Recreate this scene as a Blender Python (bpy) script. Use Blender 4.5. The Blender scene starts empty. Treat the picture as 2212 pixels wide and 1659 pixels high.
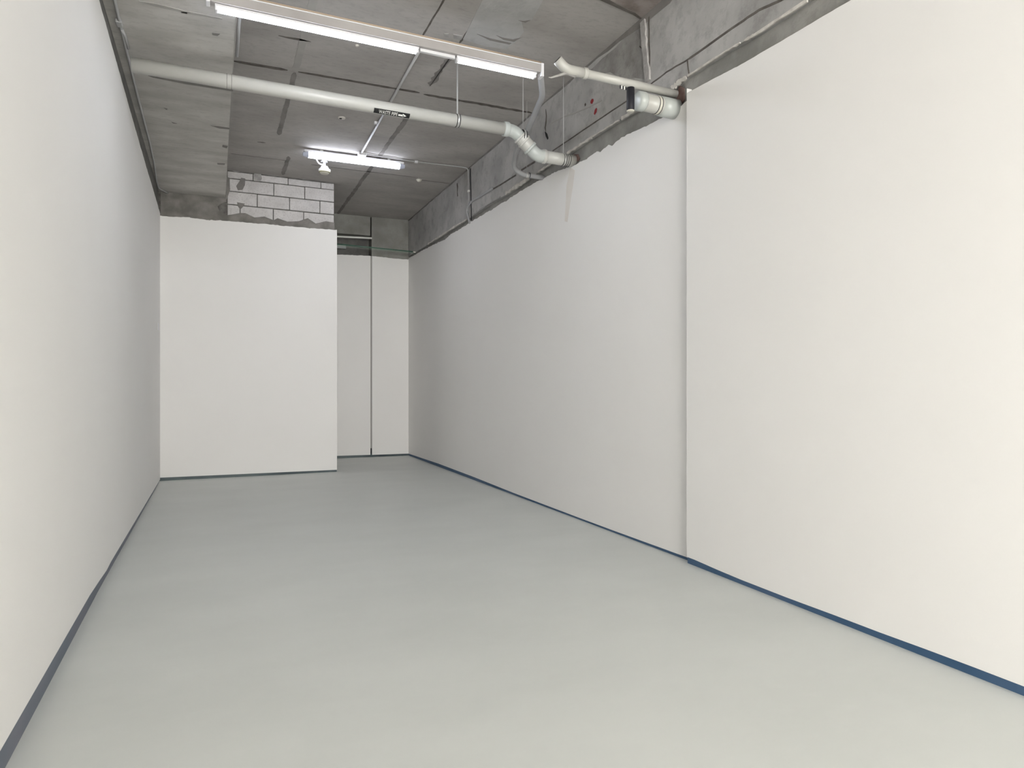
import bpy, bmesh, math, random
from mathutils import Vector, Matrix
random.seed(7)
S = bpy.context.scene
COL = S.collection

# ------------------------------------------------------------------ camera, light, exposure
F, CX, CY, EYE = 1485.0, 1106.0, 829.5, 1.35       # focal length in pixels of the 2212 x 1659 frame
YAW = math.atan((CX - 464.0) / F)
cam = bpy.data.objects.new('camera', bpy.data.cameras.new('camera'))
COL.objects.link(cam)
cam.location = (0, 0, EYE)
cam.rotation_euler = (math.pi / 2, 0, -YAW)
cam.data.sensor_width = 36.0
cam.data.lens = 36.0 * F / 2212.0
cam.data.clip_start = 0.02
S.camera = cam
S.view_settings.view_transform = 'Standard'
S.view_settings.look = 'None'
S.view_settings.gamma = 1.0
S.view_settings.use_curve_mapping = False
S.view_settings.exposure = 0.17
FRONT = -11.0                                        # the open shop front, behind the camera
SIDE = -5.0                                         # the left wall ends here; unseen opening beyond added to light the right wall

w = bpy.data.worlds.new('overcast_daylight'); S.world = w
w.use_nodes = True
bg = w.node_tree.nodes['Background']
bg.inputs['Color'].default_value = (1.0, 0.985, 0.955, 1)
bg.inputs['Strength'].default_value = 22.0
pl = bpy.data.lights.new('shop_front_portal', 'AREA')
pl.shape = 'RECTANGLE'; pl.size = 4.0; pl.size_y = 3.05
pl.cycles.is_portal = True
po = bpy.data.objects.new('shop_front_portal', pl); COL.objects.link(po)
po.location = (1.3, FRONT - 0.22, 1.52); po.rotation_euler = (math.pi / 2, 0, 0)   # faces +Y, into the room
pl2 = bpy.data.lights.new('added_opening_portal', 'AREA')  # daylight through the added left opening
pl2.shape = 'RECTANGLE'; pl2.size = SIDE - FRONT; pl2.size_y = 4.0
pl2.cycles.is_portal = True
po2 = bpy.data.objects.new('added_opening_portal', pl2); COL.objects.link(po2)
po2.location = (-0.75, (SIDE + FRONT) / 2, 2.02); po2.rotation_euler = (math.pi / 2, 0, -math.pi / 2)   # faces +X

# ------------------------------------------------------------------ geometry of the place
sY, cY = math.sin(YAW), math.cos(YAW)
def ray(u, v):
    a, b = (u - CX) / F, (CY - v) / F
    return Vector((sY + a * cY, cY - a * sY, b))
def on_z(u, v, z):
    d = ray(u, v); t = (z - EYE) / d.z
    return Vector((d.x * t, d.y * t, z))
def on_y(u, v, y):
    d = ray(u, v); t = y / d.y
    return Vector((d.x * t, y, EYE + d.z * t))
def on_wall(u, v, A, B):
    d = ray(u, v); n = Vector((-(B[1] - A[1]), B[0] - A[0]))
    t = (A[0] * n.x + A[1] * n.y) / (d.x * n.x + d.y * n.y)
    return Vector((d.x * t, d.y * t, EYE + d.z * t))
ZC = 4.45            # slab soffit
ZB = 4.04            # soffit of the beam along the left wall
RA, RB = (3.315, 4.28), (3.36, 12.8)                 # far right wall / beam face line
NA, NB = (3.207, 1.85), (3.268, 4.30)                # near right panel line
BA, BB = (-0.71, 10.735), (1.726, 10.779)            # back wall line
CA, CB = (2.03, 12.722), (3.36, 12.70)               # recess back wall line

# ------------------------------------------------------------------ materials
def mat(name, col, rough=0.6, metal=0.0, spec=0.5):
    m = bpy.data.materials.new(name); m.use_nodes = True
    b = m.node_tree.nodes['Principled BSDF']
    b.inputs['Base Color'].default_value = (*col, 1)
    b.inputs['Roughness'].default_value = rough
    b.inputs['Metallic'].default_value = metal
    b.inputs['Specular IOR Level'].default_value = spec
    return m
def noisy(name, c0, c1, scale, rough=0.8, bump=0.0, stretch=(1, 1, 1), detail=6, lo=0.35, hi=0.65, c2=None, scale2=20, f2=0.5, bscale=None, spec=0.3):
    m = mat(name, c0, rough, spec=spec); nt = m.node_tree; N = nt.nodes; L = nt.links; b = N['Principled BSDF']
    tc = N.new('ShaderNodeTexCoord'); mp = N.new('ShaderNodeMapping'); mp.inputs['Scale'].default_value = stretch
    L.new(tc.outputs['Object'], mp.inputs['Vector'])
    no = N.new('ShaderNodeTexNoise'); no.inputs['Scale'].default_value = scale; no.inputs['Detail'].default_value = detail
    L.new(mp.outputs[0], no.inputs['Vector'])
    cr = N.new('ShaderNodeValToRGB'); cr.color_ramp.elements[0].position = lo; cr.color_ramp.elements[1].position = hi
    cr.color_ramp.elements[0].color = (*c0, 1); cr.color_ramp.elements[1].color = (*c1, 1)
    L.new(no.outputs['Fac'], cr.inputs[0]); out = cr.outputs[0]
    if c2:
        n2 = N.new('ShaderNodeTexNoise'); n2.inputs['Scale'].default_value = scale2; n2.inputs['Detail'].default_value = 8
        n2.inputs['Roughness'].default_value = 0.7
        L.new(mp.outputs[0], n2.inputs['Vector'])
        r2 = N.new('ShaderNodeValToRGB'); r2.color_ramp.elements[0].position = 0.5; r2.color_ramp.elements[1].position = 0.72
        r2.color_ramp.elements[0].color = (0, 0, 0, 1); r2.color_ramp.elements[1].color = (f2, f2, f2, 1)
        L.new(n2.outputs['Fac'], r2.inputs[0])
        mx = N.new('ShaderNodeMixRGB'); L.new(r2.outputs[0], mx.inputs[0]); L.new(out, mx.inputs[1]); mx.inputs[2].default_value = (*c2, 1)
        out = mx.outputs[0]
    L.new(out, b.inputs['Base Color'])
    if bump:
        n3 = N.new('ShaderNodeTexNoise'); n3.inputs['Scale'].default_value = bscale or scale * 8; n3.inputs['Detail'].default_value = 8
        L.new(mp.outputs[0], n3.inputs['Vector'])
        bp = N.new('ShaderNodeBump'); bp.inputs['Strength'].default_value = bump; bp.inputs['Distance'].default_value = 0.01
        L.new(n3.outputs['Fac'], bp.inputs['Height']); L.new(bp.outputs[0], b.inputs['Normal'])
    return m
def emit(name, col, strength):
    m = bpy.data.materials.new(name); m.use_nodes = True; nt = m.node_tree
    nt.nodes.remove(nt.nodes['Principled BSDF'])
    e = nt.nodes.new('ShaderNodeEmission'); e.inputs[0].default_value = (*col, 1); e.inputs[1].default_value = strength
    nt.links.new(e.outputs[0], nt.nodes['Material Output'].inputs[0])
    return m
M = {}
M['paint'] = noisy('white_wall_paint', (0.868, 0.853, 0.829), (0.882, 0.868, 0.846), 0.8, 0.75, 0.03, bscale=60)
M['edge'] = mat('raw_board_edge', (0.80, 0.79, 0.77), 0.8)
M['floor'] = noisy('grey_floor_paint', (0.645, 0.665, 0.64), (0.68, 0.70, 0.675), 1.1, 0.45, 0.02, stretch=(1, 1.6, 1), bscale=9, c2=(0.72, 0.735, 0.71), scale2=5, f2=0.22, spec=0.3)
M['slab'] = noisy('slab_concrete', (0.365, 0.345, 0.325), (0.45, 0.428, 0.407), 1.3, 0.9, 0.2, c2=(0.23, 0.215, 0.20), scale2=11, f2=0.42, stretch=(1, 2.2, 1))
M['beam'] = noisy('beam_concrete', (0.36, 0.352, 0.34), (0.49, 0.48, 0.465), 2.2, 0.9, 0.4, c2=(0.22, 0.21, 0.20), scale2=6, f2=0.7)
M['soffit'] = noisy('soffit_concrete', (0.44, 0.424, 0.395), (0.57, 0.55, 0.52), 1.7, 0.9, 0.25, c2=(0.27, 0.255, 0.24), scale2=11, f2=0.42, stretch=(1, 2.4, 1))
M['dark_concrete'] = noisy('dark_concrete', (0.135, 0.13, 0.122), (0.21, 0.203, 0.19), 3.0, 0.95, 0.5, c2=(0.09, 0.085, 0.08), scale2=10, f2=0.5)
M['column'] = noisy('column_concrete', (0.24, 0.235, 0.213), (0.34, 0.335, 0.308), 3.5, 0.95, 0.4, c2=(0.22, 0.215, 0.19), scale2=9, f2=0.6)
M['patch'] = noisy('patch_render', (0.40, 0.395, 0.385), (0.47, 0.465, 0.455), 3.0, 0.9, 0.3, c2=(0.28, 0.27, 0.26), scale2=9, f2=0.4)
M['joint'] = noisy('dark_joint_mortar', (0.09, 0.08, 0.07), (0.16, 0.145, 0.13), 9, 0.95)  # dark tone of the joints and cracks
M['seam'] = noisy('formwork_seam', (0.19, 0.178, 0.168), (0.26, 0.245, 0.23), 6, 0.95)
M['pale_seam'] = noisy('pale_seam', (0.36, 0.345, 0.325), (0.40, 0.385, 0.36), 6, 0.95)
M['block'] = noisy('aerated_block', (0.55, 0.53, 0.515), (0.65, 0.63, 0.615), 5, 0.95, 0.3, c2=(0.36, 0.34, 0.33), scale2=45, f2=0.7)
M['mortar'] = noisy('dark_mortar', (0.10, 0.095, 0.085), (0.2, 0.19, 0.175), 15, 0.95)
M['render'] = noisy('rough_render', (0.17, 0.16, 0.145), (0.27, 0.255, 0.235), 7, 0.95, 0.5)
M['smear'] = noisy('mortar_smear', (0.30, 0.29, 0.275), (0.40, 0.385, 0.37), 18, 0.95, 0.3)
M['skirt'] = noisy('blue_grey_skirting', (0.04, 0.095, 0.18), (0.075, 0.13, 0.225), 1.6, 0.5)
M['skirt_left'] = noisy('slate_skirting', (0.12, 0.145, 0.185), (0.16, 0.165, 0.205), 1.8, 0.5)
M['skirt_back'] = noisy('dark_slate_skirting', (0.05, 0.07, 0.08), (0.16, 0.2, 0.2), 1.2, 0.6)
M['filler'] = noisy('gap_filler', (0.50, 0.475, 0.43), (0.72, 0.69, 0.64), 14, 0.9, 0.4)
M['pipe'] = noisy('white_plastic_pipe', (0.46, 0.455, 0.42), (0.50, 0.495, 0.46), 3, 0.35, spec=0.5)
M['fitting'] = noisy('plastic_fitting', (0.43, 0.455, 0.43), (0.49, 0.515, 0.49), 3, 0.32, spec=0.5)
M['drain'] = noisy('grey_drain_pipe', (0.34, 0.34, 0.345), (0.41, 0.41, 0.415), 4, 0.6)
M['conduit'] = mat('white_conduit', (0.42, 0.42, 0.415), 0.45)
M['steel'] = mat('galvanised_steel', (0.55, 0.55, 0.53), 0.4, 0.6)
M['black'] = mat('black_rubber', (0.012, 0.012, 0.018), 0.6)
M['label'] = mat('black_label', (0.01, 0.01, 0.01), 0.45)
M['letter'] = mat('white_lettering', (0.85, 0.85, 0.80), 0.5)
M['body'] = mat('white_enamel', (0.78, 0.78, 0.80), 0.4)
M['cream'] = mat('cream_plastic', (0.60, 0.58, 0.50), 0.45)
M['tan'] = mat('tan_cable', (0.42, 0.33, 0.25), 0.6)
M['trunk'] = noisy('grey_trunking', (0.37, 0.35, 0.34), (0.43, 0.41, 0.40), 3, 0.5)
M['cap'] = mat('clear_end_cap', (0.62, 0.66, 0.80), 0.25)
M['tube_near'] = emit('lit_diffuser', (0.84, 0.89, 1.0), 50.0)
M['tube_far'] = emit('bright_lit_diffuser', (0.84, 0.88, 1.0), 20.0)
M['red'] = mat('red_paint_mark', (0.26, 0.015, 0.02), 0.7)
M['rust'] = noisy('rust_stain', (0.11, 0.06, 0.05), (0.22, 0.15, 0.13), 12, 0.95)
M['damp'] = noisy('damp_concrete', (0.21, 0.175, 0.16), (0.33, 0.29, 0.27), 5, 0.9, c2=(0.15, 0.115, 0.10), scale2=12)
M['lintel'] = noisy('lintel_concrete', (0.25, 0.245, 0.228), (0.36, 0.352, 0.328), 4, 0.95, 0.4, c2=(0.24, 0.23, 0.21), scale2=12, f2=0.5)
M['rib'] = noisy('rib_mortar', (0.36, 0.345, 0.33), (0.50, 0.485, 0.465), 9, 0.95, 0.5, c2=(0.22, 0.2, 0.19), scale2=22)
M['beam_dark'] = noisy('stained_beam_concrete', (0.24, 0.23, 0.22), (0.38, 0.37, 0.355), 4, 0.95, 0.4, c2=(0.16, 0.15, 0.145), scale2=9, f2=0.7)
M['stain'] = noisy('tan_water_stain', (0.78, 0.735, 0.68), (0.82, 0.785, 0.735), 5, 0.8)
M['hole'] = mat('dark_hole', (0.008, 0.008, 0.008), 0.9)
M['green'] = mat('green_glass_edge', (0.05, 0.13, 0.09), 0.2)
M['grey_plastic'] = mat('grey_plastic', (0.40, 0.41, 0.40), 0.5)
g = mat('green_glass', (0.80, 0.92, 0.85), 0.05)
g.node_tree.nodes['Principled BSDF'].inputs['Transmission Weight'].default_value = 0.95
g.node_tree.nodes['Principled BSDF'].inputs['IOR'].default_value = 1.1
M['glass'] = g

# ------------------------------------------------------------------ helpers
def tag(o, label, cat, group=None):
    o['label'] = label; o['category'] = cat
    if group: o['group'] = group
    return o
def thing(name, loc, label, cat, group=None):
    o = bpy.data.objects.new(name, None); COL.objects.link(o); o.location = loc
    o.empty_display_size = 0.1
    return tag(o, label, cat, group)
def obj(name, bm, m, parent=None, smooth=False, label=None, kind=None):
    bmesh.ops.recalc_face_normals(bm, faces=bm.faces)
    me = bpy.data.meshes.new(name); bm.to_mesh(me); bm.free()
    for mm in (m if isinstance(m, (list, tuple)) else [m]): me.materials.append(mm)
    if smooth:
        for p in me.polygons: p.use_smooth = True
    o = bpy.data.objects.new(name, me); COL.objects.link(o)
    if parent:
        o.parent = parent
        o.matrix_parent_inverse = Matrix.Translation(-parent.location) if parent.type == 'EMPTY' else Matrix()
    if label: o['label'] = label
    if kind: o['kind'] = kind
    return o
def struct(name, bm, m, **k): return obj(name, bm, m, kind='structure', **k)
def box(bm, x0, x1, y0, y1, z0, z1, bev=0):
    r = bmesh.ops.create_cube(bm, size=1)
    for v in r['verts']:
        v.co = Vector(((x0 + x1) / 2 + v.co.x * (x1 - x0), (y0 + y1) / 2 + v.co.y * (y1 - y0), (z0 + z1) / 2 + v.co.z * (z1 - z0)))
    if bev:
        es = list({e for v in r['verts'] for e in v.link_edges})
        bmesh.ops.bevel(bm, geom=es, offset=bev, segments=2, affect='EDGES', profile=0.5)
    return bm
def B(*a, **k): return box(bmesh.new(), *a, **k)
def smooth_path(pts, rad):
    """round the corners of a polyline"""
    pts = [Vector(p) for p in pts]; out = [pts[0]]
    for i in range(1, len(pts) - 1):
        p, a, b = pts[i], pts[i - 1], pts[i + 1]
        r = min(rad, (a - p).length * 0.48, (b - p).length * 0.48)
        s, e = p + (a - p).normalized() * r, p + (b - p).normalized() * r
        for k in range(9):
            t = k / 8; out.append((1 - t) ** 2 * s + 2 * t * (1 - t) * p + t * t * e)
    out.append(pts[-1]); return out
def tube(pts, r, seg=20, rad=0.0, bm=None, caps=True):
    """swept pipe; r a number or a list"""
    if rad: pts = smooth_path(pts, rad)
    pts = [Vector(p) for p in pts]; n = len(pts)
    bm = bm or bmesh.new(); rings = []
    T = [(pts[min(i + 1, n - 1)] - pts[max(i - 1, 0)]).normalized() for i in range(n)]
    up = Vector((0, 0, 1)) if abs(T[0].z) < 0.9 else Vector((0, 1, 0))
    nrm = (up - T[0] * up.dot(T[0])).normalized()
    for i in range(n):
        nrm = (nrm - T[i] * nrm.dot(T[i])).normalized(); bi = T[i].cross(nrm)
        rr = r[i] if isinstance(r, (list, tuple)) else r
        rings.append([bm.verts.new(pts[i] + (nrm * math.cos(2 * math.pi * k / seg) + bi * math.sin(2 * math.pi * k / seg)) * rr) for k in range(seg)])
    for a, b in zip(rings, rings[1:]):
        for k in range(seg): bm.faces.new((a[k], a[(k + 1) % seg], b[(k + 1) % seg], b[k]))
    if caps:
        bm.faces.new(rings[0]); bm.faces.new(rings[-1])
    return bm
def lathe(center, axis, prof, seg=28, bm=None):
    """prof: (distance along axis, radius)"""
    ax = Vector(axis).normalized(); c = Vector(center)
    return tube([c + ax * d for d, _ in prof], [r for _, r in prof], seg, bm=bm)
def lathe_z(c, prof, seg=28, bm=None):
    bm = bm or bmesh.new(); rings = []
    for z, r in prof: rings.append([bm.verts.new((c[0] + r * math.cos(2 * math.pi * k / seg), c[1] + r * math.sin(2 * math.pi * k / seg), c[2] + z)) for k in range(seg)])
    for a, b in zip(rings, rings[1:]):
        for k in range(seg): bm.faces.new((a[k], a[(k + 1) % seg], b[(k + 1) % seg], b[k]))
    bm.faces.new(rings[0]); bm.faces.new(rings[-1]); return bm
def ring_at(p, axis, r, wd, seg=28):
    a = Vector(axis).normalized(); p = Vector(p)
    return tube([p - a * wd / 2, p - a * wd * 0.35, p + a * wd * 0.35, p + a * wd / 2], [r * 0.97, r, r, r * 0.97], seg)
def interp(tab, s):
    if s <= tab[0][0]: return tab[0][1]
    for (a, va), (b, vb) in zip(tab, tab[1:]):
        if s <= b: return va + (vb - va) * (s - a) / (b - a) if b > a else vb
    return tab[-1][1]
def slab_poly(poly, nrm, th, bm=None):
    """flat polygon (3-D points) with its front thickness th along nrm"""
    bm = bm or bmesh.new(); n = Vector(nrm).normalized()
    f = [bm.verts.new(Vector(p) + n * th) for p in poly]; b = [bm.verts.new(Vector(p) - n * 0.002) for p in poly]
    bm.faces.new(f); bm.faces.new(b[::-1])
    for i in range(len(poly)):
        j = (i + 1) % len(poly); bm.faces.new((f[i], b[i], b[j], f[j]))
    return bm
def board(A, Bp, s0, s1, out, th, zb, zt, amp=0.0, step=0.03, back=None):
    """wall board: face on the line A-B between distances s0 and s1 (its own coordinate), thickness th away from out;
    zb / zt tables of (s, z)"""
    A = Vector((A[0], A[1])); Bv = Vector((Bp[0], Bp[1])); d = (Bv - A).normalized(); o = Vector((out[0], out[1])).normalized()
    n = max(2, int((s1 - s0) / step)); bm = bmesh.new(); cols = []
    j = 0.0
    extra = [t[0] for t in zt if s0 < t[0] < s1]
    ss = sorted(set([s0 + (s1 - s0) * i / n for i in range(n + 1)] + extra))
    for i, s in enumerate(ss):
        j = 0.6 * j + random.uniform(-amp, amp)
        p = A + d * s; q = p - o * th
        z0, z1 = interp(zb, s), interp(zt, s) + (j if 0 < i < len(ss) - 1 else 0)
        cols.append([bm.verts.new((p.x, p.y, z0)), bm.verts.new((p.x, p.y, z1)), bm.verts.new((q.x, q.y, z1)), bm.verts.new((q.x, q.y, z0))])
    for a, b in zip(cols, cols[1:]):
        for k in range(4):
            f = bm.faces.new((a[k], b[k], b[(k + 1) % 4], a[(k + 1) % 4]))
            if k == 1: f.material_index = 1
    bm.faces.new(cols[0]); bm.faces.new(cols[-1][::-1])
    return bm
def s_of(p, A): return math.hypot(p.x - A[0], p.y - A[1]) * (1 if (p.y > A[1] or p.x > A[0]) else -1)
def table(px, A, Bp):
    """pixel polyline -> (distance along wall, height)"""
    dx, dy = Bp[0] - A[0], Bp[1] - A[1]; L = math.hypot(dx, dy); r = []
    for u, v in px:
        p = on_wall(u, v, A, Bp); r.append((((p.x - A[0]) * dx + (p.y - A[1]) * dy) / L, p.z))
    return sorted(r)
def length(A, Bp): return math.hypot(Bp[0] - A[0], Bp[1] - A[1])

# ------------------------------------------------------------------ floor and slab
struct('floor', B(-1.2, 3.9, FRONT - 0.5, 13.4, -0.15, 0.0), M['floor'])
ceiling = struct('ceiling', B(-1.2, 3.9, FRONT, 13.4, ZC, ZC + 0.2), M['slab'])
def ceil_strip(x0, x1, y0, y1, m, wob=0.004, name='form_joint', th=0.003, z=ZC, parent=None, label=None):
    L = max(x1 - x0, y1 - y0); n = max(3, int(L / 0.06)); bm = bmesh.new()
    along_x = (x1 - x0) > (y1 - y0); a = []; b = []
    for i in range(n + 1):
        t = i / n; w0, w1 = random.uniform(-wob, wob), random.uniform(-wob, wob)
        if i in (0, n): w0, w1 = abs(w0) + (0.3 * min(x1 - x0, y1 - y0)), -abs(w1) - 0.3 * min(x1 - x0, y1 - y0)
        if along_x:
            x = x0 + L * t; a.append((x, y0 + w0, z)); b.append((x, y1 + w1, z))
        else:
            y = y0 + L * t; a.append((x0 + w0, y, z)); b.append((x1 + w1, y, z))
    o = slab_poly(a + b[::-1], (0, 0, -1), th)
    return obj(name, o, m, parent or ceiling, label=label)
ceil_strip(0.16, 0.66, 7.09, 7.14, M['joint'])
ceil_strip(0.76, 2.0, 7.085, 7.125, M['joint'])
ceil_strip(2.05, 3.33, 7.10, 7.145, M['joint'], wob=0.01)
ceil_strip(1.69, 1.705, 3.0, 5.95, M['joint'], wob=0.002)
ceil_strip(2.035, 2.05, 3.0, 5.95, M['joint'], wob=0.004)
ceil_strip(2.025, 2.075, 6.05, 6.9, M['seam'], wob=0.018)
ceil_strip(2.03, 2.085, 7.6, 12.75, M['seam'], wob=0.008)
ceil_strip(0.705, 0.757, 7.14, 9.0, M['seam'], wob=0.004)
ceil_strip(0.70, 0.765, 4.9, 7.1, M['pale_seam'], wob=0.004)
ceil_strip(0.90, 0.95, 9.8, 10.7, M['seam'], wob=0.006)
ceil_strip(0.20, 0.98, 9.98, 10.0, M['seam'], wob=0.004)
ceil_strip(1.25, 2.8, 10.02, 10.05, M['seam'], wob=0.004)
ceil_strip(2.8, 3.34, 10.12, 10.15, M['seam'], wob=0.006)
ceil_strip(0.52, 0.80, 6.42, 6.45, M['joint'], wob=0.008)
ceil_strip(0.50, 0.60, 9.35, 9.39, M['seam'], wob=0.01)
patch_px = [(1057, -30), (1000, 84), (1050, 100), (1093, 105), (1112, 92), (1122, 80), (1132, 67), (1127, 46), (1149, 42), (1190, -30)]
obj('render_patch', slab_poly([on_z(u, v, ZC) for u, v in patch_px], (0, 0, -1), 0.004), M['patch'], ceiling, label='lighter grey patch of render')
obj('mortar_dab', slab_poly([on_z(u, v, ZC) for u, v in [(958, 72), (970, 72), (971, 80), (960, 79)]], (0, 0, -1), 0.006), M['smear'], ceiling)
obj('mortar_dab', slab_poly([on_z(u, v, ZC) for u, v in [(979, 73), (998, 77), (997, 85), (980, 82)]], (0, 0, -1), 0.006), M['smear'], ceiling)
for pts in ([(1072, 75), (1085, 80), (1108, 84), (1128, 79), (1110, 89), (1088, 85)], [(1030, 72), (1060, 82), (1105, 92), (1100, 95), (1058, 86)], [(1120, 43), (1132, 44), (1146, 42), (1135, 48)]):
    obj('crack', slab_poly([on_z(u, v, ZC) for u, v in pts], (0, 0, -1), 0.006), M['seam'], ceiling)
obj('damp_stain', slab_poly([on_z(u, v, ZC) for u, v in [(1290, -12), (1330, 8), (1370, 28), (1386, 38), (1410, 20), (1440, -10)]], (0, 0, -1), 0.002), M['damp'], ceiling, label='brown damp stain beside the beam')
obj('crack', slab_poly([on_z(u, v, ZC) for u, v in [(1290, -14), (1330, 6), (1372, 27), (1388, 40), (1382, 40), (1366, 30), (1325, 12), (1285, -6)]], (0, 0, -1), 0.006), M['joint'], ceiling)

struct('light_cut_header', B(-1.2, 3.9, FRONT - 0.2, FRONT, 3.05, ZC), M['paint'])  # unseen header, added to cut the daylight reaching the back wall
# the beam cast along the left wall
lb = struct('trim_1', B(-0.95, 0.145, FRONT, 10.76, ZB, ZC + 0.05), M['soffit'])
for pts in ([(455, 271), (475, 273), (496, 276), (495, 279), (474, 277)], [(481, 313), (492, 315), (490, 320), (480, 317)], [(469, 352), (486, 353), (485, 356), (470, 355)],
            [(320, 163), (400, 175), (504, 192), (503, 197), (400, 181), (330, 167)], [(354, 233), (362, 235), (360, 237)], [(370, 263), (382, 267), (374, 266)],
            [(390, 24), (405, 26), (404, 29), (392, 28)], [(458, 71), (475, 73), (470, 77), (459, 75)]):
    obj('form_joint', slab_poly([on_z(u, v, ZB) for u, v in pts], (0, 0, -1), 0.003), M['seam'], lb)
obj('form_joint', slab_poly([on_z(u, v, ZB) for u, v in [(300, 2), (330, 12), (400, 28), (480, 42), (480, 39), (400, 23), (335, 7)]], (0, 0, -1), 0.003), M['pale_seam'], lb)

obj('arris', B(0.139, 0.1455, FRONT, 10.70, ZB - 0.002, ZB + 0.004), M['pale_seam'], lb, label='thin pale edge of the beam')  # narrow pale strip along the lower edge
# ------------------------------------------------------------------ left wall
LL = [(-0.655, SIDE), (-0.668, 2.6), (-0.692, 5.2), (-0.70, 10.76)]
def left_x(y): return interp([(p[1], p[0]) for p in LL], y)
ltop_px = [(213, 0), (240, 95), (277, 226), (300, 306), (320, 375), (331, 410), (347, 465)]
ltop = sorted([(on_wall(u, v, (-0.695, 5), (-0.70, 10)).y, on_wall(u, v, (-0.695, 5), (-0.70, 10)).z) for u, v in ltop_px])
lbot_px = [(-150, 1885), (0, 1623), (97, 1454.5), (194, 1286), (229.6, 1232), (240, 1213), (347, 1034)]
lbot = []
for u, v in lbot_px:
    p = on_wall(u, v, (-0.668, 2.6), (-0.692, 5.2)) if v > 1230 else on_wall(u, v, (-0.692, 5.2), (-0.70, 10.76))
    lbot.append((p.y, max(0.004, p.z)))
lbot = [(SIDE, lbot[0][1])] + sorted(lbot)
ys = sorted(set([SIDE + i * (10.76 - SIDE) / 420 for i in range(421)]))
bm = bmesh.new(); cols = []; j = 0
for y in ys:
    j = 0.6 * j + random.uniform(-0.003, 0.003); x = left_x(y); zt, zb = interp(ltop, y) + j, interp(lbot, y)
    cols.append([bm.verts.new((x, y, zb)), bm.verts.new((x, y, zt)), bm.verts.new((x - 0.03, y, zt)), bm.verts.new((x - 0.03, y, zb))])
for a, b in zip(cols, cols[1:]):
    for k in range(4): bm.faces.new((a[k], b[k], b[(k + 1) % 4], a[(k + 1) % 4]))
bm.faces.new(cols[0]); bm.faces.new(cols[-1][::-1])
wl = struct('wall_left', bm, M['paint'])
p = on_wall(342, 706, (-0.692, 5.2), (-0.70, 10.76))
obj('socket_blank', B(p.x - 0.004, p.x + 0.004, p.y - 0.12, p.y + 0.12, p.z - 0.045, p.z + 0.045, bev=0.002), M['body'], wl)
struct('wall_left_upper', B(-1.1, -0.722, SIDE, 10.9, 0.0, ZB), M['dark_concrete'])
# skirting, set 6 mm behind the board face
bm = bmesh.new(); cols = []
for y in [SIDE + i * (10.76 - SIDE) / 160 for i in range(161)]:
    x = left_x(y) - 0.006; z = interp(lbot, y) + 0.01
    cols.append([bm.verts.new((x, y, 0.0)), bm.verts.new((x, y, z)), bm.verts.new((x - 0.015, y, z)), bm.verts.new((x - 0.015, y, 0.0))])
for a, b in zip(cols, cols[1:]):
    for k in range(4): bm.faces.new((a[k], b[k], b[(k + 1) % 4], a[(k + 1) % 4]))
bm.faces.new(cols[0]); bm.faces.new(cols[-1][::-1])
struct('baseboard_left', bm, M['skirt_left'])

# ------------------------------------------------------------------ back wall: white board, blocks, rough render
bl = length(BA, BB)
bot = [(0, 0.045), (bl, 0.03)]
struct('wall_back', board(BA, BB, 0.0, bl, (0, -1), 0.03, bot, table([(349, 466), (410.7, 470), (452, 475.8), (458.4, 474.7), (580, 484.5), (669, 493), (727, 496.4)], BA, BB), amp=0.005), [M['paint'], M['edge']])
def wall_box(A, Bp, s0, s1, off0, off1, z0, z1, bev=0, bm=None):
    """box on a wall line; off = distance behind the face"""
    d = Vector((Bp[0] - A[0], Bp[1] - A[1])).normalized(); n = Vector((-d.y, d.x))
    bm = bm or bmesh.new(); r = bmesh.ops.create_cube(bm, size=1)
    for v in r['verts']:
        s = s0 if v.co.x < 0 else s1; o = off0 if v.co.y < 0 else off1; z = z0 if v.co.z < 0 else z1
        q = Vector((A[0], A[1])) + d * s + n * o; v.co = Vector((q.x, q.y, z))
    if bev:
        es = list({e for v in r['verts'] for e in v.link_edges})
        bmesh.ops.bevel(bm, geom=es, offset=bev, segments=1, affect='EDGES')
    return bm
struct('baseboard_back', wall_box(BA, BB, 0, bl - 0.002, 0.006, 0.02, 0, 0.055), M['skirt_back'])
def sx(x): return x - BA[0]
bw = struct('wall_back_upper', wall_box(BA, BB, -0.3, bl - 0.035, 0.045, 0.25, 0, ZC + 0.02), M['mortar'])
courses = [(4.435, 4.342, [0.517, 1.01, 1.49]), (4.332, 4.153, [0.806, 1.251]), (4.143, 3.962, [0.575, 1.03, 1.475]), (3.952, 3.70, [0.34, 0.80, 1.235])]
bm = bmesh.new()
for z1, z0, js in courses:
    e = [0.165] + js + [1.69]
    for a, b in zip(e, e[1:]):
        wall_box(BA, BB, sx(a) + 0.006, sx(b) - 0.006, 0.03 + random.uniform(-.004, .004), 0.1, z0 + random.uniform(0, .004), z1 - random.uniform(0, .004), bev=0.004, bm=bm)
bk = obj('blockwork', bm, M['block'], bw, label='pale aerated blocks in dark mortar joints')
yb = BA[1] + 0.05
def on_back(u, v, off=0.0): return on_wall(u, v, (BA[0], BA[1] + off), (BB[0], BB[1] + off))
rp = [(347, 405), (487, 428), (489, 436), (478, 440), (470, 446), (474, 456), (491, 465), (505, 463), (517, 460.6), (530, 460.6), (549.6, 470), (571, 468), (591, 476), (599.5, 471.5), (621, 479), (645, 478), (664.6, 471.5), (682, 483), (703.6, 478), (722, 481), (722, 500), (580, 490), (347, 472)]
obj('rough_render', slab_poly([on_back(u, v, 0.03) for u, v in rp], (0, -1, 0), 0.008), M['render'], bw, label='dark rough concrete render below the blocks')
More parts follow.
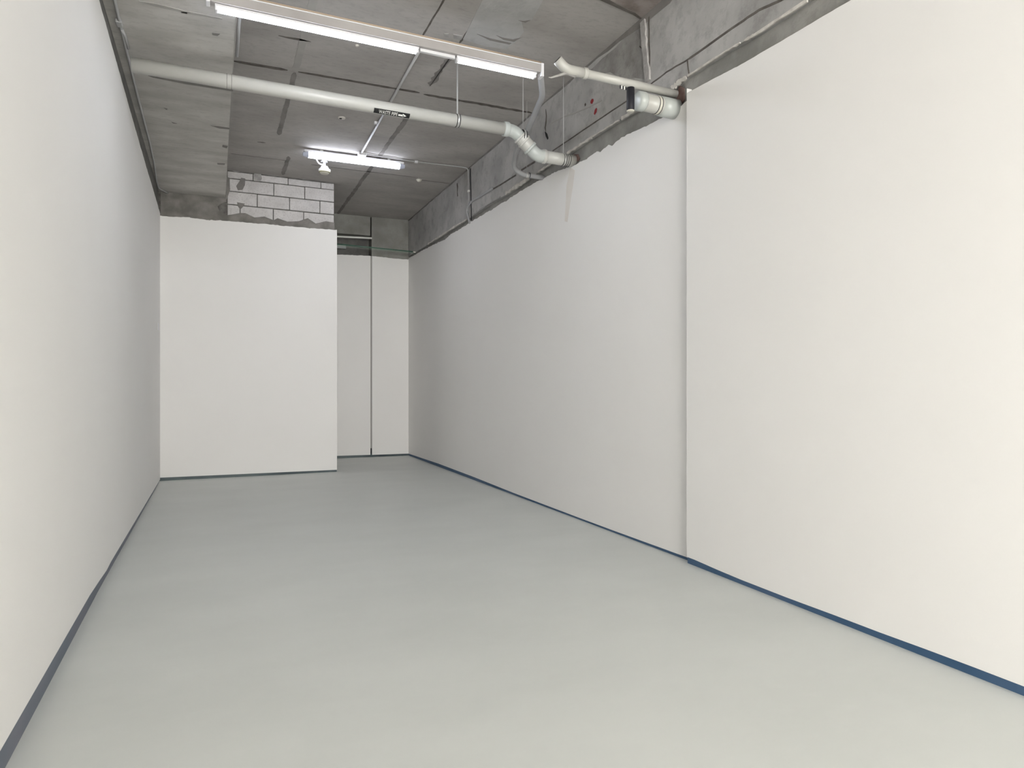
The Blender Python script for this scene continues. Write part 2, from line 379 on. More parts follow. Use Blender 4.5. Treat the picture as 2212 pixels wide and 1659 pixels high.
for pts, mm in (([(548, 366), (562, 369), (566, 385), (563, 391), (547, 388), (549, 378)], 'smear'), ([(521, 384), (530, 386), (529, 400), (524, 410), (514, 411), (510, 402), (517, 392)], 'seam'),
            ([(494, 361), (520, 366), (545, 362), (560, 368), (600, 371), (640, 378), (722, 386), (722, 391), (690, 387), (655, 388), (625, 382), (590, 380), (556, 375), (530, 370), (510, 372), (495, 367)], 'smear'),
            ([(512, 437), (529, 440), (524, 448), (519, 452), (514, 446)], 'render'), ([(487, 382), (496, 384), (497, 410), (490, 431), (486, 432)], 'render')):
    obj('mortar_smear', slab_poly([on_back(u, v, 0.028) for u, v in pts], (0, -1, 0), 0.004), M[mm], bw)
struct('wall_recess_side', B(1.60, BB[0] - 0.004, BB[1] + 0.03, 13.2, 0, 3.72), M['paint'])
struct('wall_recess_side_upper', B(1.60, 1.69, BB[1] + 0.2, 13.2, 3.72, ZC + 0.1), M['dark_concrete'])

struct('leak_block_back', B(-1.3, 3.95, 13.35, 13.5, 0, ZC + 0.2), M['dark_concrete'])  # unseen, added to stop daylight leaking into the recess from behind
struct('leak_block_left', B(-1.3, -1.09, SIDE, 13.45, 0, ZC + 0.2), M['dark_concrete'])  # unseen, added to close the same light leak on the left
# ------------------------------------------------------------------ recess
cl = length(CA, CB); gx0, gx1 = 2.642 - CA[0], 2.674 - CA[0]
rt = table([(728.8, 550), (799, 552.7), (806.6, 553.6), (879, 560.5)], CA, CB)
struct('wall_recess', board(CA, CB, -0.35, gx0, (0, -1), 0.03, [(0, 0.045), (gx0 - 0.03, 0.04), (gx0, 0.04)], rt, amp=0.004), [M['paint'], M['edge']])
struct('wall_recess', board(CA, CB, gx1, cl + 0.05, (0, -1), 0.03, [(0, 0.04), (cl, 0.035)], rt, amp=0.004), [M['paint'], M['edge']])
struct('trim_2', wall_box(CA, CB, gx0, gx1, 0.022, 0.035, 0.16, 3.72), mat('grey_joint_strip', (0.42, 0.40, 0.385), 0.8))
struct('baseboard_recess', wall_box(CA, CB, -0.35, cl + 0.05, 0.006, 0.02, 0, 0.055), M['skirt_back'])
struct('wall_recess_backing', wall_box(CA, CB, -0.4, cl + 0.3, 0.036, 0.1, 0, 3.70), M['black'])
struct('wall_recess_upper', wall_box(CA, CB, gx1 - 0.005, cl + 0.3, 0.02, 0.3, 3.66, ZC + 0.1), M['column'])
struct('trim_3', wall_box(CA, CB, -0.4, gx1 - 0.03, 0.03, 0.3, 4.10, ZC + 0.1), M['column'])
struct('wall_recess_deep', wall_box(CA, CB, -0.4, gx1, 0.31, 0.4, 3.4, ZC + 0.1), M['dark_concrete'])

# ------------------------------------------------------------------ right wall, far board
rl = length(RA, RB)
rtop = table([(1480, 221), (1459.6, 238.6), (1434, 253), (1382.7, 277), (1343, 298), (1320, 315), (1314, 311.5), (1295, 329), (1290.6, 327), (1267.6, 344.5), (1252, 350.7), (1237, 357.6),
              (1192, 375), (1175, 386), (1160, 392), (1125.8, 412.5), (1073, 446.5), (1014.6, 480.4), (984.8, 500), (971, 508), (961.7, 517), (951, 522), (925, 534.6), (907.5, 544), (879, 560.4)], RA, RB)
sk_top = table([(1487, 1205), (1327, 1149), (1250, 1121), (1110, 1065), (1020, 1029), (947, 1001.5), (880, 979)], RA, RB)
def sk_tab(tab): return [(s, min(0.06, max(0.02, z))) for s, z in tab]
wr = struct('wall_right', board(RA, RB, -0.1, rl, (-1, 0), 0.03, sk_tab(sk_top), rtop, amp=0.006), [M['paint'], M['edge']])
st = [(1232, 362), (1242, 368), (1238, 400), (1232, 440), (1226, 480), (1220, 478), (1222, 440), (1224, 400)]
obj('water_stain', slab_poly([on_wall(u, v, RA, RB) for u, v in st], (-1, 0, 0), 0.0006), M['stain'], wr, label='faint tan water stain below the waste pipe')
struct('baseboard_right', board(RA, RB, -0.1, rl, (-1, 0), 0.02, [(0, 0)], [(s, z + 0.008) for s, z in sk_tab(sk_top)]), [M['skirt'], M['skirt']]).location.x = 0.007
struct('wall_right_backing', B(3.42, 3.9, FRONT, 13.4, 0, ZC + 0.1), M['dark_concrete'])

# near panel, standing a few centimetres proud
nl = length(NA, NB)
ntop = table([(1900, -36), (1838, 0), (1636, 119), (1590, 145), (1583, 148), (1487, 199)], NA, NB)
s_end = table([(1484, 600)], NA, NB)[0][0]
nbot = table([(2212, 1483), (2100, 1440), (2000, 1402.5), (1900, 1366), (1800, 1328), (1700, 1291), (1600, 1252), (1550, 1231), (1500, 1209)], NA, NB)
nbot = [(s, max(0.015, z)) for s, z in nbot]
far_s = NA[1] - FRONT
struct('wall_right', board(NA, NB, -far_s, s_end, (-1, 0), 0.045, nbot, ntop, amp=0.0012), [M['paint'], M['edge']])
struct('baseboard_right', board(NA, NB, -far_s, s_end, (-1, 0), 0.02, [(0, 0)], [(s, z + 0.006) for s, z in nbot]), [M['skirt'], M['skirt']]).location.x = 0.006
zt_end = interp(ntop, s_end)
struct('trim_4', wall_box(NA, NB, s_end - 0.001, s_end + 0.004, -0.045, 0.0005, 0.05, zt_end + 0.035, bev=0.002), M['edge'])

# ------------------------------------------------------------------ right beam
bb_px = [(1745, 0), (1636, 73), (1571, 110), (1487, 164), (1462, 185), (1430, 206), (1366, 243), (1344, 255), (1281, 295), (1226, 333), (1160, 374), (1145, 384), (1092.6, 421), (1055, 442), (1021, 467), (1010.5, 473.6), (978, 495), (923.7, 528.5), (910, 537), (885, 552)]
bbt = table(bb_px, RA, RB)
bbt = [(-(RA[1] - FRONT), bbt[0][1])] + bbt
beam = struct('trim_5', board(RA, RB, -(RA[1] - FRONT), rl, (-1, 0), 0.25, bbt, [(0, ZC)], amp=0.0), [M['beam'], M['beam']])
# recessed lintel below the beam
struct('wall_right_upper', board(RA, RB, -(RA[1] - FRONT), rl, (-1, 0), 0.1, [(0, 3.2)], [(0, 3.80)]), [M['lintel'], M['lintel']]).location.x = 0.04
def on_beam(u, v): return on_wall(u, v, RA, RB)
def beam_line(px, w0, m, name='form_joint', th=0.003, label=None):
    bm = bmesh.new(); P = [on_beam(u, v) for u, v in px]; up = Vector((0, 0, 1)); a = []; b = []
    for i, p in enumerate(P):
        t = (P[min(i + 1, len(P) - 1)] - P[max(i - 1, 0)]).normalized(); n = Vector((0, -t.z, t.y)).normalized()
        ww = (w0[i] if isinstance(w0, list) else w0) / 2; a.append(p + n * ww); b.append(p - n * ww)
    return obj(name, slab_poly(a + b[::-1], (-1, 0, 0), th, bm), m, beam, label=label)
def dense(px, n=5, jit=0.6):
    out = []
    for (a, b), (c, d) in zip(px, px[1:]):
        for k in range(n): t = k / n; out.append((a + (c - a) * t + random.uniform(-jit, jit), b + (d - b) * t + random.uniform(-jit, jit)))
    return out + [px[-1]]
beam_line(dense([(1720, -22), (1688, 0), (1640, 22), (1582, 61), (1490, 126)]), 0.017, M['joint'])
beam_line(dense([(1490, 126), (1440, 156), (1405, 183)]), 0.012, M['joint'])
beam_line(dense([(1485, 128), (1487, 148), (1489, 163)], 3, 0.4), 0.012, M['joint'])
beam_line(dense([(1353, 219), (1290, 261), (1194, 326)], 6, 0.3), 0.012, M['joint'])
beam_line(dense([(1156, 349), (1126, 368)], 3, 0.4), 0.022, M['joint'])
beam_line(dense([(1115, 378), (1080, 400), (1064, 409)], 3, 0.2), 0.02, M['joint'])
beam_line(dense([(1300, 217), (1262, 236), (1220, 252), (1188, 268)], 4, 0.3), 0.012, M['pale_seam'])
beam_line([(1179, 236), (1180.5, 250), (1180, 262), (1178, 276), (1179, 284)], [0.006, 0.02, 0.03, 0.028, 0.006], M['joint'], 'crack')
beam_line([(1178, 285), (1181, 292), (1184, 300)], [0.008, 0.035, 0.02], M['hole'], 'crack', 0.005)
beam_line([(1264, 224), (1265, 228)], [0.02, 0.02], M['joint'], 'crack')
beam_line([(1389, 386 - 336), (1387, 60), (1390, 75)], [0.02, 0.03, 0.01], M['hole'], 'crack')
beam_line([(987.5, 396), (988.5, 404), (988, 416), (988.7, 424)], [0.03, 0.05, 0.02, 0.03], M['joint'], 'crack')
beam_line([(1382, 100), (1387, 105), (1376, 118), (1374, 122)][0:2], [0.01, 0.01], M['joint'], 'crack')
beam_line(dense([(1402, 36), (1402, 80), (1404, 130), (1402, 165)], 3, 0.5), 0.016, M['joint'], 'crack')
beam_line([(1282, 216), (1279, 219), (1276, 221)], [0.02, 0.05, 0.02], M['red'], 'paint_mark', label='red paint dab')
beam_line([(1289, 234), (1287, 240), (1284, 247)], [0.02, 0.045, 0.02], M['red'], 'paint_mark', label='longer red paint dab')
beam_line(dense([(1390, 46), (1393, 80), (1395, 110), (1400, 150), (1402, 176)], 3, 0.7), [0.05 + 0.02 * random.random() for _ in range(13)], M['rib'], 'mortar_rib', 0.018, label='rough vertical rib of mortar')
obj('rough_patch', slab_poly([on_beam(u, v) for u, v in [(1262, 160), (1282, 146), (1300, 127), (1330, 103), (1345, 86), (1370, 66), (1384, 53), (1391, 70), (1389, 100), (1396, 130), (1397, 172), (1370, 168), (1345, 172), (1318, 156), (1290, 162)]], (-1, 0, 0), 0.001), M['beam_dark'], beam, label='darker rough patch under the slab')
# dark ragged joint between slab and beam
n = 60; jl = [Vector((RA[0] + (RB[0] - RA[0]) * ((1.5 + 11.3 * k / n) - RA[1]) / (RB[1] - RA[1]), 1.5 + 11.3 * k / n, ZC)) for k in range(n + 1)]
lo = [p - Vector((0, 0, (0.02 + 0.03 * random.random()) * (1.6 if 4.4 < p.y < 5.6 else 0.6))) for p in jl]
obj('form_joint', slab_poly(jl + lo[::-1], (-1, 0, 0), 0.002), M['seam'], beam)
# pale filler squeezed along the bottom of the beam
def filler(px, wd, label=None, m='filler'):
    P = dense(px, 6, 0.5); n = len(P); beam_line(P, [wd * (0.35 + 0.75 * random.random()) for _ in range(n)], M[m], 'gap_filler', 0.01, label=label)
filler([(1745, 1), (1636, 73), (1610, 88)], 0.022)
filler([(1600, 93), (1571, 110), (1487, 164)], 0.018)
filler([(1484, 167), (1467, 178), (1452, 193)], 0.05)
filler([(1398, 224), (1366, 243), (1344, 256)], 0.03)
filler([(1338, 260), (1300, 284), (1281, 295)], 0.016)
filler([(1279, 297), (1250, 316), (1226, 332)], 0.032)
filler([(1205, 344), (1180, 361), (1163, 372)], 0.03)
filler([(1143, 386), (1118, 402), (1093, 418)], 0.055)
filler([(1082, 426), (1055, 442), (1021, 466)], 0.02, m='smear')
filler([(1010, 473), (978, 493), (950, 511), (925, 527)], 0.035)
# rust stains where the pipes enter
def lint(px, m, name, th=0.004):
    A2 = (RA[0] + 0.03, RA[1]); B2 = (RB[0] + 0.03, RB[1])
    return obj(name, slab_poly([on_wall(u, v, A2, B2) for u, v in px], (-1, 0, 0), th), m, beam)
lint([(1468, 184), (1478, 190), (1480, 215), (1470, 228), (1462, 240), (1452, 246), (1450, 222), (1462, 214)], M['rust'], 'rust_stain')
lint([(1240, 334), (1249, 333), (1253, 342), (1250, 348), (1244, 350)], M['rust'], 'rust_stain')

# ------------------------------------------------------------------ waste pipe across the room
YP = 6.16; R0 = 0.058
wp0 = Vector((-0.60, YP, 3.865)); wp1 = Vector((2.60, YP, 3.828))
bend1 = on_y(1112, 284, YP); bend2 = on_y(1160, 334, YP); bend2.z = on_y(1160, 336, YP).z
wend = Vector((3.35, YP, bend2.z - 0.004))
wp = thing('waste_pipe', (1.3, YP, 3.85), 'long white plastic waste pipe with black label hung across the ceiling', 'pipe')
obj('pipe_run', tube([wp0, wp1], R0, 32), M['pipe'], wp, True)
d12 = (bend2 - bend1).normalized(); ex = Vector((1, 0, 0))
obj('elbow', tube([wp1 - ex * 0.02, bend1, bend1 + d12 * 0.09], R0 * 1.05, 32, rad=0.09), M['fitting'], wp, True)
obj('collar', ring_at(wp1, ex, R0 * 1.2, 0.05), M['fitting'], wp, True)
obj('coupling', tube([bend1 + d12 * 0.075, bend1 + d12 * 0.085, bend2 - d12 * 0.10, bend2 - d12 * 0.09], [R0 * 1.12, R0 * 1.17, R0 * 1.17, R0 * 1.12], 32), M['pipe'], wp, True)
for t in (0.075, 0.13): obj('collar', ring_at(bend1 + d12 * t, d12, R0 * 1.28, 0.02), M['pipe'], wp, True)
obj('collar', ring_at(bend2 - d12 * 0.10, d12, R0 * 1.28, 0.025), M['fitting'], wp, True)
obj('elbow', tube([bend2 - d12 * 0.1, bend2, bend2 + ex * 0.09], R0 * 1.08, 32, rad=0.09), M['fitting'], wp, True)
obj('collar', ring_at(bend2 + ex * 0.075, ex, R0 * 1.22, 0.03), M['pipe'], wp, True)
obj('pipe_run', tube([bend2 + ex * 0.07, wend], R0 * 1.03, 32), M['pipe'], wp, True)
for xx in (3.262, 3.284): obj('joint_band', ring_at((xx, YP, wend.z), ex, R0 * 1.06, 0.006), M['black'], wp, True)
# straps, each with its rod to the slab
def hanger(x, y, z, r, top, rr=0.006, pipe=None):
    st = obj('strap', ring_at((x, y, z), ex, r, 0.02), M['steel'], pipe or wp, True, label='bright steel strap')
    for dx in (-0.014, 0.014): obj('joint_band', ring_at((x + dx, y, z), ex, r * 0.985, 0.006), M['hole'], st, True)
    obj('rod', tube([(x, y, z + r - 0.004), (x, y, top)], rr, 10), M['conduit'], st, True, label='thin pale rod up to the slab')
hanger(2.101, YP, wp1.z + 0.006, R0 * 1.07, ZC, 0.008)
hanger(2.782 - 0.0, YP, on_y(1130, 297, YP).z, R0 * 1.30, ZC, 0.004)
hanger(3.228, YP, wend.z, R0 * 1.07, ZC, 0.004)
for dx in (-0.018, 0.018): obj('joint_band', ring_at((0.11 + dx, YP, 3.857), ex, R0 * 1.02, 0.006), M['seam'], wp, True)
# printed label wrapped on the lower front of the pipe
lab = thing('pipe_label', (1.46, YP, 3.79), 'black printed label with white words and arrow on the waste pipe', 'label')
lx0, lx1 = on_y(806, 238, YP).x, on_y(883, 252, YP).x
lz = wp0.z + (wp1.z - wp0.z) * ((lx0 + lx1) / 2 - wp0.x) / (wp1.x - wp0.x)
A0 = math.radians(57)          # centre angle below the camera-facing side
def wrap(x, h, r):             # h height on the label (arc length), x along the pipe
    a = A0 - h / R0; z = wp0.z + (wp1.z - wp0.z) * (x - wp0.x) / (wp1.x - wp0.x)
    return Vector((x, YP - r * math.cos(a), z - r * math.sin(a)))
bm = bmesh.new(); hh = 0.026; g_ = []
for i in range(2):
    row = []
    for k in range(13): row.append(bm.verts.new(wrap(lx0 + (lx1 - lx0) * i, -hh + 2 * hh * k / 12, R0 + 0.0012)))
    g_.append(row)
for k in range(12): bm.faces.new((g_[0][k], g_[1][k], g_[1][k + 1], g_[0][k + 1]))
obj('label_backing', bm, M['label'], lab)
def text_mesh(txt):
    cu = bpy.data.curves.new('t', 'FONT'); cu.body = txt; cu.size = 1.0; cu.resolution_u = 2
    o = bpy.data.objects.new('t', cu); COL.objects.link(o); bpy.context.view_layer.update()
    me = bpy.data.meshes.new_from_object(o.evaluated_get(bpy.context.evaluated_depsgraph_get()))
    bpy.data.objects.remove(o); bm = bmesh.new(); bm.from_mesh(me)
    bmesh.ops.remove_doubles(bm, verts=bm.verts, dist=1e-5)
    bmesh.ops.triangulate(bm, faces=bm.faces); bmesh.ops.subdivide_edges(bm, edges=bm.edges, cuts=1)
    return bm
bm = text_mesh('WASTE PIPE')
xs = [v.co.x for v in bm.verts]; ys_ = [v.co.y for v in bm.verts]; x0, x1, y0, y1 = min(xs), max(xs), min(ys_), max(ys_)
tx0, tx1 = lx0 + 0.045, lx0 + 0.215
for v in bm.verts: v.co = wrap(tx0 + (tx1 - tx0) * (v.co.x - x0) / (x1 - x0), -0.019 + 0.036 * (v.co.y - y0) / (y1 - y0), R0 + 0.0022)
obj('lettering', bm, M['letter'], lab)
bm = bmesh.new(); ar = [(0.222, -0.009), (0.262, -0.009), (0.262, -0.018), (0.297, 0.0), (0.262, 0.018), (0.262, 0.009), (0.222, 0.009)]
vs = [bm.verts.new(wrap(lx0 + a, b - 0.002, R0 + 0.0022)) for a, b in ar]; bm.faces.new((vs[0], vs[1], vs[5], vs[6])); bm.faces.new((vs[1], vs[2], vs[3], vs[4], vs[5]))
obj('arrow', bm, M['letter'], lab)

# ------------------------------------------------------------------ thin drain pipe from the light trunking to the right wall
pts = [on_y(1166, 140, 5.20), on_y(1168, 165, 5.24), on_y(1172, 208, 5.45), on_y(1150, 258, 5.9), on_y(1130, 302, 6.36), on_y(1114, 332, 6.62), on_y(1109, 362, 6.8), on_y(1128, 377, 6.85), Vector((3.345, 6.85, 3.635))]
dp = thing('drain_pipe', tuple(pts[4]), 'thin grey drain pipe bending down behind the waste pipe into the wall', 'pipe')
obj('pipe_run', tube(pts, 0.026, 20, rad=0.07), M['drain'], dp, True)
q = on_y(1138, 378, 6.85); hg = dp
obj('strap', ring_at(q, ex, 0.031, 0.02), M['steel'], hg, True)
obj('strap', ring_at(q + ex * 0.03, ex, 0.029, 0.008), M['black'], hg, True)
obj('rod', tube([q + Vector((0, 0, 0.03)), (q.x, q.y, ZC)], 0.003, 8), M['conduit'], hg, True)

# ------------------------------------------------------------------ pipes by the near panel
YQ = 4.45
wpa, wpb = on_y(1222, 150, YQ), on_y(1468, 205, YQ); wpb.x = 3.33
sp = thing('branch_pipe', tuple(wpa), 'slim white pipe with open elbow running level into the beam end', 'pipe')
obj('pipe_run', tube([wpa + ex * 0.1, wpb], 0.031, 24), M['pipe'], sp, True)
obj('elbow', tube([on_y(1210, 141, YQ) + Vector((-0.02, 0.0, 0.035)), wpa + Vector((0.0, 0, 0.0)), wpa + ex * 0.16], 0.037, 24, rad=0.06), M['pipe'], sp, True)
obj('collar', ring_at(wpa + ex * 0.16, ex, 0.041, 0.03), M['pipe'], sp, True)
e0 = on_y(1210, 141, YQ) + Vector((-0.02, 0, 0.035)); dd = (wpa - e0).normalized()
obj('pipe_mouth', tube([e0 - dd * 0.004, e0 + dd * 0.004], 0.028, 20), M['hole'], sp)
obj('bracket', tube([on_y(1243, 165, YQ), on_y(1222, 158, YQ), on_y(1190, 168, YQ), on_y(1185, 167, YQ)], [0.012, 0.012, 0.006, 0.003], 10), M['smear'], sp, True)
sa, sb = on_y(1384, 219, YQ), Vector((3.33, YQ, on_y(1384, 219, YQ).z - 0.012))
bs = thing('pipe_stub', tuple(sa), 'short thick capped waste pipe stub at the near end of the beam', 'pipe')
obj('pipe_run', tube([sa, sb], 0.066, 32), M['pipe'], bs, True)
obj('end_cap', tube([sa - ex * 0.035, sa - ex * 0.028, sa + ex * 0.02, sa + ex * 0.03], [0.05, 0.073, 0.073, 0.068], 32), M['fitting'], bs, True)
for xx in (3.135, 3.163): obj('joint_band', ring_at((xx, YQ, sb.z + 0.006), ex, 0.0675, 0.006), M['black'], bs, True)
obj('strap', ring_at((3.149, YQ, sb.z + 0.006), ex, 0.069, 0.02), M['cream'], bs, True)
obj('socket', tube([(3.18, YQ, sb.z + 0.004), (3.33, YQ, sb.z)], [0.074, 0.076], 32), M['fitting'], bs, True)
b0, b1 = on_y(1362, 190, 4.40), on_y(1362, 240, 4.40)
bk2 = thing('black_sleeve', tuple(b1), 'upright black rubber sleeve with pale tip beside the capped stub', 'sleeve')
obj('sleeve', tube([b0, b0 + (b1 - b0) * 0.9, b1], [0.03, 0.03, 0.026], 20), M['black'], bk2, True)
obj('tip', tube([b0 + (b1 - b0) * 0.985, b1 + Vector((0, 0, -0.004))], [0.031, 0.026], 20), M['cream'], bk2, True, label='pale rim at the bottom')
tg = thing('wire_tag', tuple(on_y(1346, 190, 4.40)), 'tiny black and white striped tag under the slim white pipe', 'tag')
for k in range(5):
    p = on_y(1340 + 3 * k, 187.5 + 0.9 * k, 4.40); obj('stripe', B(p.x - 0.004, p.x + 0.004, p.y - 0.002, p.y + 0.002, p.z - 0.012, p.z + 0.012), M['black'] if k % 2 == 0 else M['letter'], tg)

# ------------------------------------------------------------------ near lights on grey trunking, under the slab
T0, T1 = Vector((-0.03, 5.13, 3.975)), Vector((2.50, 5.20, 3.975))
def along(t): return T0 + (T1 - T0) * t
def tbar(x0, x1, dy0, dy1, z0, z1, bev=0.003):
    bm = B(x0, x1, dy0, dy1, z0, z1, bev=bev)
    for v in bm.verts: v.co.y += T0.y + (T1.y - T0.y) * (v.co.x - T0.x) / (T1.x - T0.x)
    return bm
tr = thing('light_trunking', tuple(T0), 'long grey trunking bar across the ceiling carrying two lit strips', 'trunking')
obj('channel', tbar(-0.03, 2.50, -0.03, 0.035, 3.955, 4.018), M['trunk'], tr)
obj('lid_seam', tbar(-0.03, 2.50, -0.033, -0.02, 4.018, 4.026, 0.001), M['body'], tr)
cab = tube([T0 + Vector((0, -0.03, 0.058)), along(0.3) + Vector((0, -0.03, 0.058)), along(0.6) + Vector((0, -0.03, 0.058)), T1 + Vector((0, -0.03, 0.058))], 0.007, 8)
tag(obj('cable', cab, M['tan'], None, True), 'thin tan cable lying along the top edge of the grey trunking', 'cable')
obj('end_cap', tbar(-0.055, -0.03, -0.036, 0.04, 3.945, 4.02), M['body'], tr)
obj('end_cap', tbar(2.50, 2.525, -0.036, 0.04, 3.92, 4.03), M['body'], tr)
def near_light(x0, x1, label):
    l = thing('strip_light', ((x0 + x1) / 2, 5.2, 3.93), label, 'light', 'lit strips under the trunking')
    obj('housing', tbar(x0, x1, -0.012, 0.05, 3.938, 3.9545), M['body'], l)
    obj('diffuser', tbar(x0 + 0.02, x1 - 0.02, 0.0, 0.044, 3.916, 3.939, 0.008), M['tube_near'], l)
    for a, b in ((x0, x0 + 0.02), (x1 - 0.02, x1)): obj('end_cap', tbar(a, b, -0.004, 0.048, 3.913, 3.94, 0.006), M['body'], l)
near_light(0.0, 1.45, 'long lit strip light under the left of the grey trunking')
near_light(1.76, 2.47, 'short lit strip light under the right end of the grey trunking')
tag(obj('cable_cover', tbar(1.46, 1.75, 0.0, 0.03, 3.93, 3.9545), M['body']), 'unlit white cable cover between the two strip lights', 'cover')

# ------------------------------------------------------------------ far ceiling light
YL = 9.37
fl_ = thing('batten_light', (1.74, YL, 4.37), 'bright fluorescent batten light on the ceiling near the block wall', 'light')
obj('housing', B(1.075, 2.405, YL - 0.04, YL + 0.04, 4.395, 4.425, bev=0.004), M['body'], fl_)
bm = bmesh.new(); n = 14
prof = [(YL + 0.05 * math.cos(math.pi * (1.5 * k / n - 0.25)), 4.372 - 0.043 * math.sin(math.pi * (1.5 * k / n - 0.25))) for k in range(n + 1)]
vv = [[bm.verts.new((x, y, z)) for y, z in prof] for x in (1.13, 2.35)]
for k in range(n): bm.faces.new((vv[0][k], vv[0][k + 1], vv[1][k + 1], vv[1][k]))
bm.faces.new(vv[0]); bm.faces.new(vv[1]); bm.faces.new((vv[0][0], vv[1][0], vv[1][-1], vv[0][-1]))
obj('diffuser', bm, M['tube_far'], fl_)
for a, b, c in ((1.06, 1.13, 1), (2.35, 2.42, 0)):
    bm = bmesh.new(); vv = []
    for x, s in ((a, 0.6 if c else 1.0), (b, 1.0 if c else 0.6)): vv.append([bm.verts.new((x, YL + (y - YL) * s, 4.372 + (z - 4.372) * s)) for y, z in prof])
    for k in range(n): bm.faces.new((vv[0][k], vv[0][k + 1], vv[1][k + 1], vv[1][k]))
    bm.faces.new(vv[0]); bm.faces.new(vv[1]); bm.faces.new((vv[0][0], vv[1][0], vv[1][-1], vv[0][-1]))
    obj('end_cap', bm, M['cap'], fl_)
for x in (1.3, 2.2): obj('mounting_clip', B(x - 0.02, x + 0.02, YL - 0.02, YL + 0.02, 4.42, ZC), M['steel'], fl_)

# detector hanging from the slab by the lamp
DX, DY = on_y(701, 367, 9.62).x, 9.62; DZ = on_y(700, 369, 9.62).z
dt = thing('smoke_detector', (DX, DY, DZ), 'white dome detector on a short stem below the far batten light', 'detector')
obj('head', lathe_z((DX, DY, DZ), [(-0.045, 0.035), (-0.042, 0.05), (-0.01, 0.078), (0.004, 0.08)]), M['cream'], dt, True)
obj('groove', lathe_z((DX, DY, DZ - 0.024), [(-0.003, 0.062), (-0.001, 0.072), (0.004, 0.076)]), mat('dark_louvre', (0.25, 0.23, 0.12), 0.6), dt)
obj('base', lathe_z((DX, DY, DZ), [(0.004, 0.082), (0.014, 0.082), (0.028, 0.06), (0.06, 0.045), (0.07, 0.02)]), M['body'], dt, True)
obj('stem', tube([(DX, DY, DZ + 0.06), (DX - 0.005, DY, DZ + 0.13), (DX - 0.03, DY + 0.02, ZC)], 0.018, 14), M['body'], dt, True)
obj('flange', lathe_z((DX - 0.005, DY, DZ + 0.118), [(0, 0.045), (0.01, 0.045)]), M['body'], dt, True)
obj('cable_loop', tube([(DX - 0.01, DY - 0.02, DZ + 0.075), (DX - 0.075, DY - 0.02, DZ + 0.08), (DX - 0.12, DY - 0.02, DZ + 0.15), (DX - 0.10, DY - 0.01, DZ + 0.24), (DX - 0.05, DY, ZC)], 0.011, 12, rad=0.05), M['body'], dt, True)

# ------------------------------------------------------------------ conduits and small ceiling fittings
def conduit(name, pts, r, label, m='conduit', clips=(), rad=0.03):
    t = thing(name, tuple(pts[0]), label, 'conduit')
    obj('tube', tube(pts, r, 12, rad=rad), M[m], t, True)
    for c in clips: obj('clip', B(c[0] - 0.022, c[0] + 0.022, c[1] - 0.02, c[1] + 0.02, c[2] - 0.014, c[2] + 0.014, bev=0.003), M['body'], t)
    return t
conduit('conduit', [(1.735, 6.0, ZC - 0.016), (1.765, 7.45, ZC - 0.016), (1.795, 9.24, ZC - 0.02)], 0.013, 'straight white conduit on the slab running back to the bright batten light', clips=[(1.75, 8.1, ZC - 0.012)], rad=0)
obj('junction_box', B(1.755, 1.865, 9.2, 9.28, ZC - 0.045, ZC - 0.002, bev=0.01), M['body']); tag(bpy.context.scene.objects['junction_box'], 'small white junction box where two conduits meet above the batten light', 'box')
conduit('conduit', [(1.85, 9.25, ZC - 0.014), (2.5, 9.29, ZC - 0.014), (3.2, 9.26, ZC - 0.014), (3.325, 9.27, ZC - 0.016), (3.333, 9.275, 4.2), (3.333, 9.275, 3.80)], 0.008, 'thin conduit from batten light across the slab and down the beam', clips=[(2.57, 9.3, ZC - 0.012)], rad=0.05)
c1 = thing('clip', tuple(on_beam(1014, 411)), 'small white clip half way down the dark wire on the beam', 'clip')
p = on_beam(1014, 413); obj('clip_body', B(p.x - 0.025, p.x + 0.003, p.y - 0.02, p.y + 0.02, p.z - 0.014, p.z + 0.014, bev=0.004), M['letter'], c1)
pp = [on_beam(u, v) + Vector((-0.012, 0, 0)) for u, v in [(1066, 407), (1040, 424), (1022, 434), (1013, 446), (1010.5, 456), (1013, 468), (1016, 482)]]
conduit('conduit', pp, 0.016, 'white conduit curving down at the bottom of the beam by the far corner', 'drain', rad=0.06)
# dark wire beside the vertical conduit
tag(obj('wire', tube([on_beam(1017, 364) + Vector((-0.007, 0, 0)), on_beam(1018, 420) + Vector((-0.007, 0, 0)), on_beam(1019, 476) + Vector((-0.007, 0, 0))], 0.007, 8), M['black'], None, True), 'black wire running straight down the beam face', 'wire')
# conduit along the beam edge, left
conduit('conduit', [(0.168, 5.2, ZB + 0.03), (0.168, 6.14, ZB + 0.03)], 0.012, 'short white conduit clipped along the edge of the left beam', rad=0)
# conduit in the corner above the left wall
lc = [on_z(u, v, ZB - 0.014) for u, v in [(241, -30), (250, 10), (262, 62), (275, 115), (288, 170), (305, 236), (323, 305), (333, 352), (338, 392), (343, 407), (353, 412), (362, 417)]]
for p in lc: p.x = max(p.x, -0.705)
LC = conduit('conduit', lc, 0.011, 'long thin pale conduit in the corner above the left wall', rad=0.05)
lc2 = [on_z(u, v, ZB - 0.014) for u, v in [(262, 62), (270, 78), (277, 104)]]
obj('branch_tube', tube(lc2, 0.012, 12, rad=0.02), M['conduit'], LC, True)
lcc = on_z(257, 50, ZB - 0.014)
obj('junction_fitting', B(lcc.x - 0.02, lcc.x + 0.022, lcc.y - 0.045, lcc.y + 0.045, ZB - 0.028, ZB, bev=0.006), M['conduit'], LC)
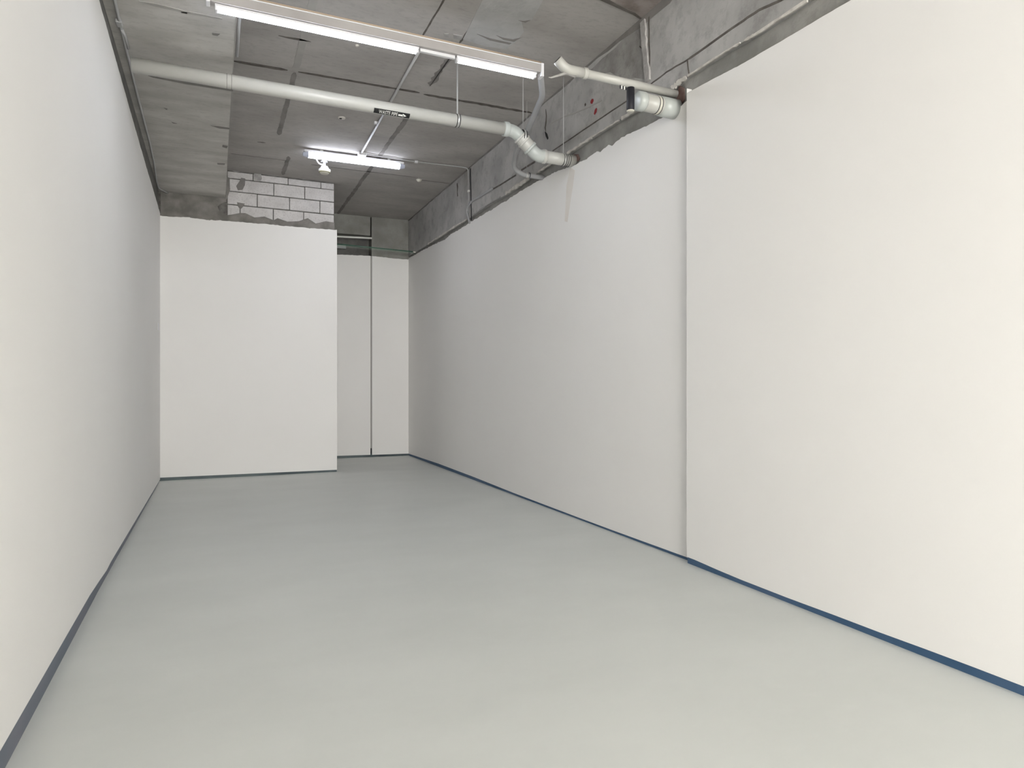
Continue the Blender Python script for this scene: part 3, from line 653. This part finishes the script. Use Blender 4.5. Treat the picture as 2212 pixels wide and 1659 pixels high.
# small round plates
p = on_z(738, 254, ZC)
cr_ = thing('ceiling_rose', tuple(p), 'small round ceiling plate with a dark centre hole', 'plate')
obj('plate', lathe_z(p, [(-0.012, 0.03), (-0.01, 0.04), (0, 0.045)]), M['filler'], cr_, True)
obj('hole', lathe_z((p.x - 0.012, p.y, p.z), [(-0.015, 0.016), (-0.01, 0.016)]), M['hole'], cr_)
p = on_z(771, 98, ZC); tag(obj('ceiling_plug', lathe_z(p, [(-0.012, 0.012), (0, 0.022)]), M['filler'], None, True), 'tiny pale plug in the slab just behind the trunking', 'plug')
p = on_z(905, 388, ZC); tag(obj('ceiling_plug', lathe_z(p, [(-0.03, 0.022), (-0.01, 0.04), (0, 0.045)]), M['cream'], None, True), 'pale round stub on the slab near the recess', 'plug')

# ------------------------------------------------------------------ things in the recess
a, b = on_y(720, 510.5, 12.68), on_y(803, 514.5, 12.68)
tag(obj('unlit_tube', tube([a, b], 0.018, 12), M['letter'], None, True), 'white tube fixed level below the concrete in the recess', 'tube')
gs = thing('glass_strip', (2.7, 12.2, 3.75), 'low green glass strip standing across the top of the recess', 'glass')
za, zb_ = on_y(728, 527, 12.2).z, on_y(905, 545, 12.2).z
def gz(x): return za + (zb_ - za) * (x - 1.954) / (3.423 - 1.954)
bm = bmesh.new()
for y in (12.196, 12.204):
    pass
box(bm, 1.74, 3.352, 12.196, 12.204, 3.70, 3.71)
for v in bm.verts: v.co.z = (gz(v.co.x) if v.co.z > 3.705 else gz(v.co.x) - 0.035)
obj('pane', bm, M['glass'], gs)
obj('top_edge', tube([(1.74, 12.2, gz(1.74)), (3.352, 12.2, gz(3.352))], 0.009, 10), M['green'], gs, True)
p = on_y(903, 545, 12.2); obj('end_clip', B(3.31, 3.352, 12.18, 12.22, gz(3.34) - 0.02, gz(3.34) + 0.006, bev=0.003), M['filler'], gs)
p = on_y(738, 533, 12.97)
tag(obj('junction_box', B(p.x - 0.12, p.x + 0.08, 12.965, 13.032, p.z - 0.035, p.z + 0.03, bev=0.005), M['grey_plastic']), 'small grey plastic box on the dark wall behind the green glass strip', 'box')
